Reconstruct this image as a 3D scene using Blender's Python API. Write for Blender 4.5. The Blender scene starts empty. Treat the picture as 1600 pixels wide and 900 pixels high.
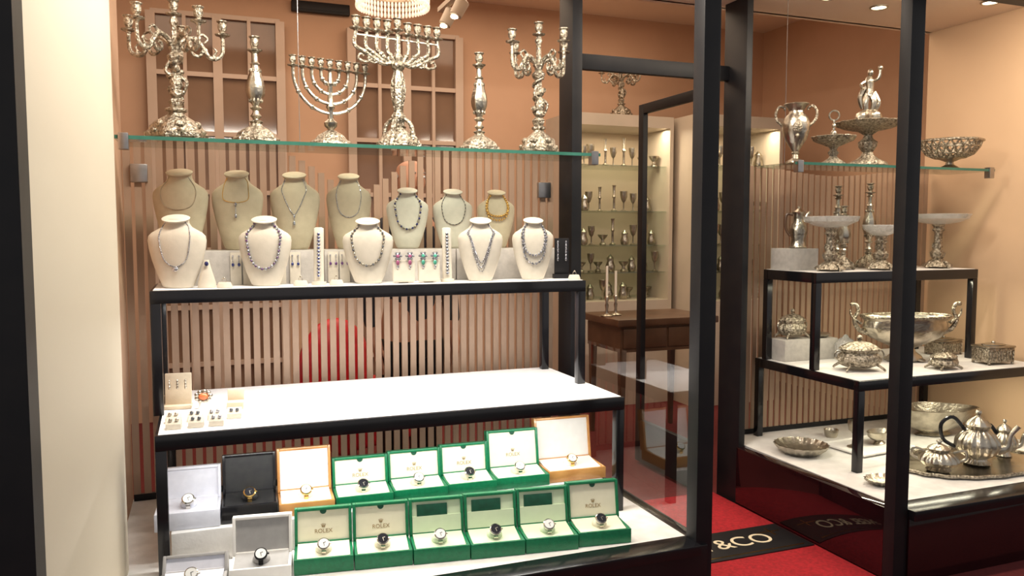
import bpy, bmesh, math, random
from mathutils import Vector, Matrix
random.seed(4)
C=bpy.context.collection
pi=math.pi
# ------------------------------------------------------------ camera
cam=bpy.data.cameras.new("camera"); co=bpy.data.objects.new("camera",cam); C.objects.link(co)
cam.sensor_width=36; cam.lens=28.125; cam.clip_start=.05
co.location=(0,0,1.55); co.rotation_euler=(pi/2-math.radians(4.12),0,-math.radians(21))
bpy.context.scene.camera=co
bpy.context.scene.view_settings.view_transform='Standard'
# ------------------------------------------------------------ materials
def mat(name,col,rough=.5,metal=0,col2=None,scale=18,bump=0,bscale=60,emis=0,spec=.5,trans=0,coat=0):
    m=bpy.data.materials.new(name); m.use_nodes=True; nt=m.node_tree; b=nt.nodes["Principled BSDF"]
    col2=col2 or tuple(c*.86 for c in col)
    tc=nt.nodes.new("ShaderNodeTexCoord"); n=nt.nodes.new("ShaderNodeTexNoise"); n.inputs["Scale"].default_value=scale; n.inputs["Detail"].default_value=4
    nt.links.new(tc.outputs["Object"],n.inputs["Vector"])
    r=nt.nodes.new("ShaderNodeValToRGB"); r.color_ramp.elements[0].position=.35; r.color_ramp.elements[1].position=.65
    r.color_ramp.elements[0].color=(*col2,1); r.color_ramp.elements[1].color=(*col,1)
    nt.links.new(n.outputs["Fac"],r.inputs["Fac"]); nt.links.new(r.outputs["Color"],b.inputs["Base Color"])
    b.inputs["Roughness"].default_value=rough; b.inputs["Metallic"].default_value=metal
    b.inputs["Specular IOR Level"].default_value=spec; b.inputs["Coat Weight"].default_value=coat
    b.inputs["Transmission Weight"].default_value=trans
    if bump:
        n2=nt.nodes.new("ShaderNodeTexNoise"); n2.inputs["Scale"].default_value=bscale; n2.inputs["Detail"].default_value=3
        nt.links.new(tc.outputs["Object"],n2.inputs["Vector"])
        bp=nt.nodes.new("ShaderNodeBump"); bp.inputs["Strength"].default_value=bump; bp.inputs["Distance"].default_value=.01
        nt.links.new(n2.outputs["Fac"],bp.inputs["Height"]); nt.links.new(bp.outputs["Normal"],b.inputs["Normal"])
    if emis:
        nt.links.new(r.outputs["Color"],b.inputs["Emission Color"]); b.inputs["Emission Strength"].default_value=emis
    return m
def thin_glass(name,tint=(.97,.99,.98),base=.06,rough=.01):
    m=bpy.data.materials.new(name); m.use_nodes=True; nt=m.node_tree
    for n in list(nt.nodes): nt.nodes.remove(n)
    o=nt.nodes.new("ShaderNodeOutputMaterial"); mx=nt.nodes.new("ShaderNodeMixShader"); t=nt.nodes.new("ShaderNodeBsdfTransparent"); g=nt.nodes.new("ShaderNodeBsdfGlossy"); f=nt.nodes.new("ShaderNodeLayerWeight")
    f.inputs["Blend"].default_value=.5
    p=nt.nodes.new("ShaderNodeMath"); p.operation='POWER'; p.inputs[1].default_value=5
    q=nt.nodes.new("ShaderNodeMath"); q.operation='MULTIPLY_ADD'; q.inputs[1].default_value=1-base; q.inputs[2].default_value=base
    nt.links.new(f.outputs["Facing"],p.inputs[0]); nt.links.new(p.outputs[0],q.inputs[0])
    t.inputs["Color"].default_value=(*tint,1); g.inputs["Roughness"].default_value=rough
    nt.links.new(q.outputs[0],mx.inputs[0]); nt.links.new(t.outputs[0],mx.inputs[1]); nt.links.new(g.outputs[0],mx.inputs[2]); nt.links.new(mx.outputs[0],o.inputs[0])
    return m
BLACK=mat("black_lacquer",(.006,.006,.008),.18,0,(.010,.009,.010),6)
BLACKP=mat("black_polished_panel",(.012,.003,.004),.04,0,(.018,.004,.005),4,spec=.9)
BLACKM=mat("black_satin",(.008,.008,.01),.5,0,(.012,.011,.012),10,spec=.3)
CREAMCOL=mat("cream_paint",(.54,.485,.385),.6,0,(.51,.455,.36),2)
PEACH=mat("peach_wall",(.60,.385,.255),.8,0,(.54,.345,.225),1.5)
PEACHC=mat("peach_ceiling",(.84,.68,.54),.8,0,(.82,.66,.52),1.5)
YWALL=mat("cream_peach_wall",(.64,.44,.28),.8,0,(.60,.41,.255),1.5)
SLAT=mat("frosted_peach_slat",(.385,.255,.175),.45,0,(.34,.225,.15),3)
WHITE=mat("white_felt",(.93,.93,.93),.7,0,(.91,.91,.91),40)
MARB=mat("white_board",(.78,.76,.73),.6,0,(.67,.65,.62),14,.1,90)
GREYB=mat("grey_fabric_board",(.50,.47,.43),.8,0,(.43,.40,.37),40,.1,200)
VELW=mat("white_velvet",(.64,.585,.49),.85,0,(.59,.54,.45),30,.05,200)
VELB=mat("beige_velvet",(.56,.465,.335),.9,0,(.51,.42,.30),30,.05,200)
SIL=mat("polished_silver",(.58,.53,.44),.30,1,(.34,.305,.25),16,.35,50)
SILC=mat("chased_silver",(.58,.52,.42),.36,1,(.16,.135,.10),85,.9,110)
SILD=mat("plain_silver",(.70,.66,.59),.18,1,(.55,.51,.45),8)
GLS=mat("cut_glass",(.9,.9,.88),.05,0,(.8,.8,.78),30,.5,90,trans=.7)
SHG=thin_glass("shelf_glass",(.90,.96,.93))
PANE=thin_glass("window_glass",(.97,.98,.97),.12)
GEDGE=mat("green_glass_edge",(.04,.15,.11),.15,0,(.03,.12,.085),10)
RED=mat("red_carpet",(.46,.010,.018),.95,0,(.30,.006,.011),60,.6,300)
DRED=mat("dark_floor_carpet",(.14,.012,.012),.95,0,(.10,.008,.008),50)
PAVE=mat("grey_paving",(.16,.16,.16),.8,0,(.11,.11,.11),8,.3,60)
GREEN=mat("green_leatherette",(.004,.19,.075),.35,0,(.003,.15,.06),60,.15,200)
GREEND=mat("dark_green_booklet",(.006,.09,.05),.4,0,(.004,.06,.03),30)
LCREAM=mat("cream_lining",(.84,.80,.63),.7,0,(.81,.77,.60),30)
LPALE=mat("pale_green_lining",(.68,.78,.56),.7,0,(.65,.75,.53),30)
LLIL=mat("pale_grey_lining",(.68,.69,.76),.6,0,(.62,.63,.70),30)
LWH=mat("white_lining",(.88,.86,.82),.6,0,(.84,.82,.78),30)
LGREY=mat("grey_lining",(.40,.39,.38),.6,0,(.36,.35,.34),30)
LBLK=mat("black_lining",(.012,.012,.014),.5,0,(.02,.02,.02),30)
WOOD=mat("honey_wood",(.68,.34,.11),.25,0,(.48,.21,.06),9,coat=.4)
DWOOD=mat("dark_brown_wood",(.12,.06,.033),.35,0,(.08,.038,.02),7)
GOLD=mat("gold_metal",(.9,.62,.22),.2,1,(.8,.5,.15),20)
GOLDT=mat("gold_print",(.36,.25,.11),.5,0,(.32,.22,.1),20)
TEXTC=mat("cream_lettering",(.74,.64,.45),.8,0,(.68,.58,.40),20)
BLUE=mat("blue_gem",(.01,.02,.16),.08,0,(.01,.01,.08),30,coat=1)
PURP=mat("purple_gem",(.12,.03,.16),.1,0,(.06,.02,.09),30,coat=1)
GREYG=mat("grey_gem",(.10,.11,.13),.1,0,(.04,.045,.055),30,coat=1)
TEAL=mat("teal_gem",(.10,.50,.36),.1,0,(.06,.3,.2),30,coat=1)
PINK=mat("pink_gem",(.45,.12,.25),.1,0,(.3,.08,.16),30,coat=1)
CORAL=mat("coral",(.75,.22,.08),.3,0,(.6,.15,.05),30)
DIAM=mat("diamond_white",(.75,.75,.78),.10,.7,(.16,.16,.20),170)
DIALW=mat("white_dial",(.8,.8,.78),.2,0,(.75,.75,.72),30)
DIALB=mat("black_dial",(.01,.01,.015),.15,0,(.015,.015,.02),30)
LAMP=mat("lamp_glow",(1,.86,.62),.5,0,(1,.84,.6),5,emis=9)
CRYS=mat("crystal_glow",(1,.84,.68),.2,0,(.9,.66,.48),60,emis=.8)
WPAINT=mat("white_paint",(.54,.46,.37),.5,0,(.50,.43,.34),5)
WFRAME=mat("reflected_glazing_bars",(.54,.41,.32),.5,0,(.50,.38,.29),5)
DPANE=mat("reflected_window_pane",(.24,.15,.10),.08,0,(.17,.105,.07),1.5)  # dark tone of the window reflections put into the pane colour
CABB=mat("cabinet_back_panel",(.58,.46,.33),.7,0,(.54,.43,.31),3)
SKIN=mat("skin",(.62,.32,.20),.5,0,(.56,.28,.17),20)
SHIRT=mat("dark_shirt",(.02,.022,.03),.8,0,(.03,.03,.04),20)
HAIR=mat("grey_hair",(.25,.2,.16),.8,0,(.18,.14,.11),80)
STEEL=mat("brushed_steel",(.45,.43,.42),.3,1,(.38,.36,.35),20)
REDL=mat("red_leather",(.60,.02,.03),.35,0,(.45,.015,.02),20)
CANDLE=mat("white_wax",(.85,.8,.7),.4,0,(.8,.75,.65),10)
# ------------------------------------------------------------ mesh builder
def sm(pts,k=6):
    P=[Vector(p) for p in pts]; out=[]
    for i in range(len(P)-1):
        a=P[max(i-1,0)];b=P[i];c=P[i+1];d=P[min(i+2,len(P)-1)]
        for j in range(k):
            t=j/k
            out.append(.5*((2*b)+(c-a)*t+(2*a-5*b+4*c-d)*t*t+(3*b-3*c+d-a)*t**3))
    out.append(P[-1]); return out
class MB:
    def __init__(s): s.v=[]; s.f=[]; s.flat=set()
    def add(s,vs,fs,M=None):
        o=len(s.v)
        s.v+=[tuple(M@Vector(v)) if M else tuple(v) for v in vs]
        s.f+=[tuple(i+o for i in f) for f in fs]; return s
    def box(s,c,d,M=None,bev=0,soft=False):
        bm=bmesh.new(); bmesh.ops.create_cube(bm,size=1)
        for v in bm.verts: v.co=Vector((v.co.x*d[0]+c[0],v.co.y*d[1]+c[1],v.co.z*d[2]+c[2]))
        if bev: bmesh.ops.bevel(bm,geom=bm.edges[:],offset=bev,segments=3 if soft else 2,affect='EDGES',profile=.6)
        bm.verts.index_update(); n=len(s.f)
        s.add([v.co.copy() for v in bm.verts],[[v.index for v in f.verts] for f in bm.faces],M); bm.free()
        if not soft: s.flat|=set(range(n,len(s.f)))
        return s
    def bb(s,x0,x1,y0,y1,z0,z1,bev=0):
        return s.box(((x0+x1)/2,(y0+y1)/2,(z0+z1)/2),(x1-x0,y1-y0,z1-z0),None,bev)
    def lathe(s,prof,n=24,M=None,lob=None,sx=1,sy=1):
        vs=[];fs=[]
        for (r,z) in prof:
            for i in range(n):
                a=2*pi*i/n; q=r
                if lob: q=r*(1+lob[1]*math.cos(lob[0]*a))
                vs.append((q*math.cos(a)*sx,q*math.sin(a)*sy,z))
        m=len(prof)
        for j in range(m-1):
            for i in range(n):
                k=(i+1)%n; fs.append((j*n+i,j*n+k,(j+1)*n+k,(j+1)*n+i))
        if prof[0][0]>1e-4: fs.append(tuple(range(n-1,-1,-1)))
        if prof[-1][0]>1e-4: fs.append(tuple((m-1)*n+i for i in range(n)))
        return s.add(vs,fs,M)
    def tube(s,pts,r,n=6,M=None,closed=False,flat=1):
        P=[Vector(p) for p in pts]; L=len(P)
        K=r if isinstance(r,(list,tuple)) else [r,r]
        R=[]
        for i in range(L):
            t=i/max(1,L-1)*(len(K)-1); j=min(int(t),len(K)-2); R.append(K[j]+(K[j+1]-K[j])*(t-j))
        vs=[];fs=[];up=None
        for i in range(L):
            if closed: t=P[(i+1)%L]-P[i-1]
            else: t=P[min(i+1,L-1)]-P[max(i-1,0)]
            if t.length<1e-9: t=Vector((0,0,1))
            t.normalize()
            if up is None:
                up=Vector((0,0,1)) if abs(t.z)<.9 else Vector((0,1,0))
            u=(up-t*up.dot(t))
            if u.length<1e-6: u=t.orthogonal()
            u.normalize(); up=u; w=t.cross(u)
            for k in range(n):
                a=2*pi*k/n; vs.append(P[i]+(u*math.cos(a)*flat+w*math.sin(a))*R[i])
        for i in range(L if closed else L-1):
            j=(i+1)%L
            for k in range(n):
                l=(k+1)%n; fs.append((i*n+k,i*n+l,j*n+l,j*n+k))
        if not closed:
            fs.append(tuple(range(n-1,-1,-1))); fs.append(tuple((L-1)*n+k for k in range(n)))
        return s.add(vs,fs,M)
    def ell(s,c,r,n=10,m=7,M=None):
        if not isinstance(r,(list,tuple)): r=(r,r,r)
        vs=[(c[0],c[1],c[2]-r[2])];fs=[]
        for j in range(1,m):
            ph=-pi/2+pi*j/m
            for i in range(n):
                a=2*pi*i/n; vs.append((c[0]+r[0]*math.cos(ph)*math.cos(a),c[1]+r[1]*math.cos(ph)*math.sin(a),c[2]+r[2]*math.sin(ph)))
        vs.append((c[0],c[1],c[2]+r[2])); T=len(vs)-1
        for i in range(n):
            k=(i+1)%n; fs.append((0,1+k,1+i)); fs.append((T,T-n+i,T-n+k))
            for j in range(m-2): fs.append((1+j*n+i,1+j*n+k,1+(j+1)*n+k,1+(j+1)*n+i))
        return s.add(vs,fs,M)
    def loft(s,secs,n=28,M=None):   # secs: (z,hw,hd,y)
        vs=[];fs=[]
        for (z,a,b,y) in secs:
            for i in range(n):
                t=2*pi*i/n; vs.append((a*math.cos(t),y+b*math.sin(t),z))
        m=len(secs)
        for j in range(m-1):
            for i in range(n):
                k=(i+1)%n; fs.append((j*n+i,j*n+k,(j+1)*n+k,(j+1)*n+i))
        fs.append(tuple(range(n-1,-1,-1))); fs.append(tuple((m-1)*n+i for i in range(n)))
        return s.add(vs,fs,M)
    def prism(s,P,z0,z1):
        n=len(P); o=len(s.f)
        s.add([(x,y,z0) for x,y in P]+[(x,y,z1) for x,y in P],[tuple(range(n-1,-1,-1)),tuple(range(n,2*n))]+[(i,(i+1)%n,n+(i+1)%n,n+i) for i in range(n)])
        s.flat|=set(range(o,len(s.f))); return s
    def mesh(s,name,m,ang=40):
        me=bpy.data.meshes.new(name); me.from_pydata(s.v,[],s.f); me.update()
        me.polygons.foreach_set("use_smooth",[i not in s.flat for i in range(len(me.polygons))])
        try: me.set_sharp_from_angle(angle=math.radians(ang))
        except Exception: pass
        me.materials.append(m); return me
def Tr(x,y,z): return Matrix.Translation((x,y,z))
def Rx(a): return Matrix.Rotation(a,4,'X')
def Ry(a): return Matrix.Rotation(a,4,'Y')
def Rz(a): return Matrix.Rotation(a,4,'Z')
def thing(name,label,cat,loc,rz=0,group=None,sc=1):
    o=bpy.data.objects.new(name,None); o.empty_display_size=.05; C.objects.link(o)
    o.location=loc; o.rotation_euler=(0,0,rz); o.scale=(sc,sc,sc) if not isinstance(sc,tuple) else sc
    o["label"]=label; o["category"]=cat
    if group: o["group"]=group
    return o
def part(par,name,mb,m,label=None,loc=(0,0,0),rot=(0,0,0)):
    me=mb if isinstance(mb,bpy.types.Mesh) else mb.mesh(name,m)
    o=bpy.data.objects.new(name,me); C.objects.link(o); o.parent=par; o.location=loc; o.rotation_euler=rot
    if label: o["label"]=label
    return o
def solo(name,label,cat,mb,m,loc=(0,0,0),rz=0,group=None,sc=1):
    o=bpy.data.objects.new(name,mb if isinstance(mb,bpy.types.Mesh) else mb.mesh(name,m)); C.objects.link(o); o.location=loc; o.rotation_euler=(0,0,rz)
    o.scale=(sc,sc,sc) if not isinstance(sc,tuple) else sc
    o["label"]=label; o["category"]=cat
    if group: o["group"]=group
    return o
def clone(o,loc,rz=None,label=None,sc=None):
    def cp(a,par):
        b=a.copy(); C.objects.link(b)
        if par: b.parent=par; b.matrix_parent_inverse=a.matrix_parent_inverse.copy()
        for ch in a.children: cp(ch,b)
        return b
    n=cp(o,None); n.location=loc
    if rz is not None: n.rotation_euler=(0,0,rz)
    if label: n["label"]=label
    if sc is not None: n.scale=(sc,sc,sc) if not isinstance(sc,tuple) else sc
    return n
def struct(name,mb,m):
    o=bpy.data.objects.new(name,mb.mesh(name,m)); C.objects.link(o); o["kind"]="structure"; return o
def bx(*a,**k): return MB().bb(*a,**k)
_tc={}
def text_mesh(body,size,m,ext=.0004):
    key=(body,size,m.name)
    if key in _tc: return _tc[key]
    cu=bpy.data.curves.new("lettering","FONT"); cu.body=body; cu.size=size; cu.align_x='CENTER'; cu.align_y='CENTER'; cu.extrude=ext
    o=bpy.data.objects.new("t",cu); C.objects.link(o); bpy.context.view_layer.update()
    me=bpy.data.meshes.new_from_object(o.evaluated_get(bpy.context.evaluated_depsgraph_get()))
    bpy.data.objects.remove(o); me.materials.clear(); me.materials.append(m); _tc[key]=me; return me
# ------------------------------------------------------------ shell
FZ=.335
struct("floor",bx(-2.2,5.6,1.2,7.2,-.1,0),DRED)
struct("ground",bx(-6,9,-3,1.2,-.1,0),PAVE)
struct("wall_back",bx(-2.3,5.7,7.0,7.15,0,3.7),PEACH)
struct("wall_left",bx(-2.35,-2.2,3.9,7.1,0,3.7),PEACH)
struct("wall_right",bx(5.5,5.65,3.9,7.1,0,3.7),PEACH)
struct("ceiling",bx(-2.3,5.7,3.95,7.1,3.6,3.7),PEACHC)
struct("trim_1",bx(-2.3,5.7,3.93,3.98,2.82,3.7),PEACHC)
struct("trim_2",bx(-.6,5.0,2.55,3.95,2.82,2.9),PEACHC)
struct("trim_3",bx(-.6,5.0,2.5,2.6,2.55,3.2),BLACKM)
struct("trim_4",bx(-1.6,-.465,2.52,2.66,0,3.2),BLACKM)
struct("trim_5",MB().prism([(-.62,2.66),(-.468,2.66),(-.312,2.96),(-.283,3.05),(-.283,3.10),(-.62,3.10)],0,2.82),CREAMCOL)
struct("trim_6",bx(-.62,-.33,3.10,3.93,0,2.82),PEACH)
struct("wall_side",bx(4.4,4.5,2.62,3.95,0,2.82),YWALL)
struct("trim_7",bx(1.752,1.825,2.57,2.64,0,2.56,bev=.003),BLACKM)
struct("trim_8",bx(2.765,2.84,2.57,2.63,0,2.56,bev=.003),BLACKM)
struct("trim_9",bx(1.745,1.80,3.70,3.86,0,2.82,bev=.003),BLACKM)
struct("trim_10",bx(2.78,2.82,3.68,3.88,0,2.82,bev=.003),BLACKM)
struct("trim_11",bx(1.80,2.78,3.83,3.87,2.39,2.47,bev=.003),BLACKM)
struct("trim_12",bx(-.46,1.80,2.56,2.64,0,FZ-.005,bev=.003),BLACK)
struct("trim_13",bx(1.76,1.82,2.64,3.70,0,FZ-.002,bev=.003),BLACK)
struct("trim_14",bx(2.765,2.83,2.63,3.68,0,FZ-.002,bev=.003),BLACKP)
struct("trim_15",bx(2.84,5.0,2.56,2.64,0,FZ-.045,bev=.003),BLACKP)
struct("trim_16",bx(2.84,5.0,2.53,2.66,FZ-.045,FZ,bev=.004),BLACK)
struct("trim_17",bx(-.46,1.752,2.53,2.64,FZ-.03,FZ+.01,bev=.004),BLACK)
struct("trim_18",bx(-.33,1.76,2.64,3.92,FZ-.06,FZ),MARB)
struct("trim_19",bx(2.83,4.4,2.66,3.92,FZ-.06,FZ),MARB)
struct("trim_20",bx(-.33,1.76,3.92,3.94,0,FZ),BLACKM)
struct("trim_21",bx(2.83,4.4,3.92,3.94,0,FZ),BLACKM)
struct("window_3",MB().add([(1.785,2.64,FZ),(1.785,3.70,FZ),(1.785,3.70,1.0),(1.785,2.64,1.0)],[(0,1,2,3)]),PANE)
for k,(x0,x1) in enumerate([(-.35,.62),(1.2,2.15)]):  # reflections of paned windows, built as solid panes and bars
    pn=bx(x0,x1,6.94,6.99,0,3.25)
    struct("window_%d"%(1+k),pn,DPANE)
    fr=MB(); nx=4; nz=7
    for i in range(nx+1):
        x=x0+(x1-x0)*i/nx; w=.035 if i in(0,2,4) else .014; fr.bb(x-w,x+w,6.90,6.95,0,3.25)
    for j in range(nz+1):
        z=3.25*j/nz; fr.bb(x0,x1,6.905,6.945,max(z-.018,0),z+.018)
    struct("trim_%d"%(22+k),fr,WFRAME)
dl=MB(); X0,X1=2.655,2.69
dl.bb(X0,X1,3.90,3.98,.02,2.36,bev=.003).bb(X0,X1,4.56,4.62,.02,2.36,bev=.003).bb(X0,X1,3.98,4.56,.02,.30,bev=.003).bb(X0,X1,3.98,4.56,2.30,2.36,bev=.003)
struct("door_1",dl,BLACKM)
# ------------------------------------------------------------ lobby carpet & mat
solo("carpet","bright red entrance carpet filling the doorway recess","carpet",bx(1.825,2.76,2.5,3.9,.0,.012),RED)
mt=thing("doormat","black doormat strip with cream shop lettering on red carpet","doormat",(2.29,3.18,.012))
part(mt,"mat_field",bx(-.455,.46,-.15,.15,0,.006,bev=.002),BLACKM)
part(mt,"mat_border",MB().bb(-.43,.42,-.125,-.118,.006,.0075).bb(.28,.42,.062,.069,.006,.0075).bb(.36,.368,.02,.11,.006,.0075),GOLD)
part(mt,"lettering",text_mesh("ENGEL &CO",.155,TEXTC,.001),TEXTC,loc=(-.10,0,.0075))
# ------------------------------------------------------------ slatted screens
def screen(x0,x1,f,label,brk):
    o=thing("slatted_screen",label,"screen",((x0+x1)/2,3.90,FZ)); cx=(x0+x1)/2
    mb=MB(); x=x0
    while x<x1-.03:
        mb.bb(x-cx,x+.029-cx,-.006,.006,0,f(x+.015)-FZ); x+=.044
    part(o,"slats",mb,SLAT)
    fr=MB().bb(x0-cx,x1-cx,-.01,.01,0,.03); part(o,"bottom_rail",fr,BLACKM)
    for bxx,bz in brk: part(o,"bracket",bx(bxx-cx-.035,bxx-cx+.035,-.03,.012,bz-FZ-.04,bz-FZ+.04,bev=.004),STEEL)
    return o
screen(-.325,1.74,lambda x:1.93-.17*math.exp(-((x-.70)/.22)**2)+.02*math.cos(x*5),"peach frosted slatted screen with a dipping wavy top edge",[(-.26,1.80),(1.67,1.76)])
screen(2.85,4.38,lambda x:1.93-.05*math.exp(-((x-3.6)/.4)**2),"peach frosted slatted screen behind the silver display",[(2.92,1.78)])
# ------------------------------------------------------------ tables
def table(label,x0,x1,y0,y1,z0,z1,top,rim=.05,leg=.038):
    cx,cy=(x0+x1)/2,(y0+y1)/2
    o=thing("display_table",label,"table",(cx,cy,z0)); W,D,H=(x1-x0)/2,(y1-y0)/2,z1-z0
    fr=MB(); fr.bb(-W,W,-D,-D+leg,H-rim,H,bev=.003).bb(-W,W,D-leg,D,H-rim,H,bev=.003).bb(-W,-W+leg,-D+leg,D-leg,H-rim,H,bev=.003).bb(W-leg,W,-D+leg,D-leg,H-rim,H,bev=.003)
    part(o,"frame",fr,BLACK)
    part(o,"tabletop",bx(-W+leg*.3,W-leg*.3,-D+leg*.3,D-leg*.3,H-.012,H+.002),top)
    for sx in(-1,1):
        for sy in(-1,1):
            part(o,"leg",bx(sx*(W-leg/2)-leg/2,sx*(W-leg/2)+leg/2,sy*(D-leg/2)-leg/2,sy*(D-leg/2)+leg/2,0,H-rim,bev=.003),BLACK)
    return o
T1=1.32; T2=.835
table("long black display table with bright white felt top",-.18,1.67,3.0,3.82,FZ,T2,WHITE,.055)
table("black upper display table carrying necklace busts",-.20,1.64,3.32,3.78,T2+.002,T1,WHITE,.05)
R1=1.325; R2=.80
table("wide black display table holding silver bowls",3.02,4.36,3.05,3.86,FZ,R2,MARB,.05)
table("black upper display table holding silver stands",3.02,4.20,3.37,3.80,R2+.002,R1,MARB,.055)
def gshelf(label,x0,x1,y0,y1,z):
    o=thing("glass_shelf",label,"shelf",((x0+x1)/2,(y0+y1)/2,z-.012)); W,D=(x1-x0)/2,(y1-y0)/2
    part(o,"pane",bx(-W,W,-D+.003,D,0,.012),SHG)
    part(o,"edge",bx(-W,W,-D,-D+.003,-.001,.013),GEDGE)
    for s in(-1,1): part(o,"bracket",bx(s*(W-.03)-.018,s*(W-.03)+.018,-D-.008,-D+.03,-.04,.022,bev=.004),STEEL)
    return o
SH=1.90
gshelf("long clear green-edged glass shelf carrying silver candelabra",-.30,1.70,3.30,3.62,SH)
gshelf("clear green-edged glass shelf carrying silver urns",2.83,4.25,3.33,3.64,SH)
for x,y in((.365,3.31),(2.90,3.5)):
    solo("suspension_wire","thin steel suspension wire running up from glass shelf","wire",MB().tube([(0,0,0),(0,0,2.82-SH)],.0015),STEEL,(x,y,SH))
# ------------------------------------------------------------ silver candle pieces
CUP=[(.0,0),(.008,0),(.010,.006),(.024,.010),(.026,.014),(.012,.016),(.009,.022),(.014,.030),(.016,.042),(.013,.052),(.019,.057),(.019,.060),(.010,.060),(.010,.045),(0,.045)]
def cup_mesh(s=1): return MB().lathe([(r*s,z*s) for r,z in CUP],16).mesh("candle_cup",SILC)
def feet(mb,r,n,s=1,ph=0):
    for i in range(n):
        a=2*pi*i/n+ph; M=Rz(a)
        mb.tube(sm([(r*.55,0,.045*s),(r*.8,0,.04*s),(r*.95,0,.018*s),(r,0,.007*s),(r*1.08,0,.012*s),(r*1.04,0,.022*s)],4),[.010*s,.012*s,.008*s,.006*s],6,M)
        mb.ell((r*.98,0,.009*s),(.014*s,.011*s,.009*s),8,6,M)
def candelabra(label,loc,h,span,base,n,rz=0):
    o=thing("candelabra",label,"candelabra",loc,rz,"silver candle pieces on the glass shelf")
    b=MB(); R=base/2
    b.lathe([(R*.55,.004),(R*.95,.012),(R*.98,.026),(R*.84,.040),(R*.80,.055),(R*.68,.070),(R*.46,.088),(R*.30,.10),(R*.24,.11),(R*.34,.117),(R*.34,.125),(R*.18,.132),(.0,.132)],36,None,(6,.08))
    feet(b,R*.93,6)
    for i in range(6):
        b.ell((R*.70,0,.06),(.016,.024,.016),8,6,Rz(2*pi*i/6+.5)); b.ell((R*.92,0,.034),(.010,.018,.010),8,6,Rz(2*pi*i/6+.5))
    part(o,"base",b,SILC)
    zt=h*.66; s=MB()
    s.lathe([(.014,.115),(.024,.14),(.028,.155),(.016,.17),(.013,.18),(.018,.20),(.015,zt-.10),(.014,zt-.06),(.026,zt-.045),(.030,zt-.03),(.016,zt-.015),(.018,zt),(.026,zt+.01),(.012,zt+.03),(.010,h-.10),(.017,h-.085),(.009,h-.06),(0,h-.06)],16,None,(5,.12))
    z0=.17
    s.ell((0,-.012,z0+.055),(.024,.020,.038)); s.ell((.002,-.014,z0+.11),(.014,.014,.017)); s.ell((0,-.008,z0+.015),(.026,.024,.02))
    s.tube(sm([(-.016,-.01,z0+.08),(-.038,-.014,z0+.10),(-.02,-.006,z0+.14)]),[.009,.006],6)
    s.tube(sm([(.016,-.01,z0+.08),(.038,-.018,z0+.06),(.028,-.012,z0+.02)]),[.009,.006],6)
    s.tube([(.024*math.cos(t*.8),.024*math.sin(t*.8),z0+.0+ (zt-z0-.05)*t/22) for t in range(23)],.006,6)
    for t in range(7): s.ell((.022*math.cos(t*2.4),.022*math.sin(t*2.4),z0+.02+t*(zt-z0-.08)/7),(.014,.014,.012),7,5)
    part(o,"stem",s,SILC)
    cm=cup_mesh(1.15)
    arm=MB(); A=span/2-.022; zc=h-.125
    arm.tube(sm([(.008,0,zt-.005),(.03,0,zt+.03),(A*.42,0,zt+.045),(A*.60,0,zt+.01),(A*.72,0,zt-.022),(A*.92,0,zt-.018),(A,0,zt+.012),(A,0,zc)],6),[.011,.010,.009,.009,.008,.007],7)
    arm.tube(sm([(A*.6,0,zt+.01),(A*.50,0,zt-.02),(A*.36,0,zt-.012),(A*.38,0,zt+.012),(A*.47,0,zt+.008)],5),[.008,.007,.004],6)
    arm.tube(sm([(A*.42,0,zt+.045),(A*.56,0,zt+.066),(A*.68,0,zt+.050),(A*.6,0,zt+.032)],5),[.007,.004],6)
    arm.tube(sm([(A*.75,0,zt-.022),(A*.86,0,zt+.004),(A*.80,0,zt+.02)],5),[.006,.003],6)
    arm.ell((A*.42,0,zt+.045),(.014,.010,.012)); arm.ell((A*.83,0,zt-.022),(.015,.011,.011)); arm.ell((A*.62,0,zt+.004),(.012,.010,.012))
    am=arm.mesh("arm",SILC)
    for i in range(n):
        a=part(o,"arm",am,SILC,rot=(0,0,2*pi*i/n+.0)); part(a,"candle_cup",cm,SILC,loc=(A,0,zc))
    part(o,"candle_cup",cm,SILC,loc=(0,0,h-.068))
    return o
def baluster(name,label,loc,h,base,group="silver candle pieces on the glass shelf",rz=0):
    o=thing(name,label,"candlestick",loc,rz,group); R=base/2
    b=MB(); b.lathe([(R*.6,.004),(R*.95,.008),(R*.96,.020),(R*.78,.030),(R*.72,.045),(R*.46,.062),(R*.27,.072),(R*.2,.082),(R*.28,.090),(R*.15,.097),(0,.097)],36,None,(8,.06))
    feet(b,R*.92,4,.9,pi/4); part(o,"base",b,SILC)
    q=h-.09
    part(o,"stem",MB().lathe([(.014,.092),(.011,.10),(.022,.112),(.013,.125),(.012,.09+q*.13),(.024,.09+q*.16),(.013,.09+q*.19),(.024,.09+q*.25),(.035,.09+q*.33),(.037,.09+q*.39),(.033,.09+q*.47),(.024,.09+q*.56),(.015,.09+q*.66),(.019,.09+q*.68),(.012,.09+q*.71),(.011,.09+q*.80),(.020,.09+q*.82),(.012,.09+q*.845),(.010,h-.05),(0,h-.05)],32,None,(8,.04)),SIL)
    rb=MB()
    for zz,rr in((.09+q*.25,.024),(.09+q*.60,.020)):
        for i in range(10): rb.ell((rr*math.cos(i*pi/5),rr*math.sin(i*pi/5),zz),(.006,.006,.009),6,5)
    part(o,"chased_bands",rb,SILC)["kind"]="stuff"
    part(o,"candle_cup",cup_mesh(1.15),SILC,loc=(0,0,h-.068))
    return o
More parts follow.
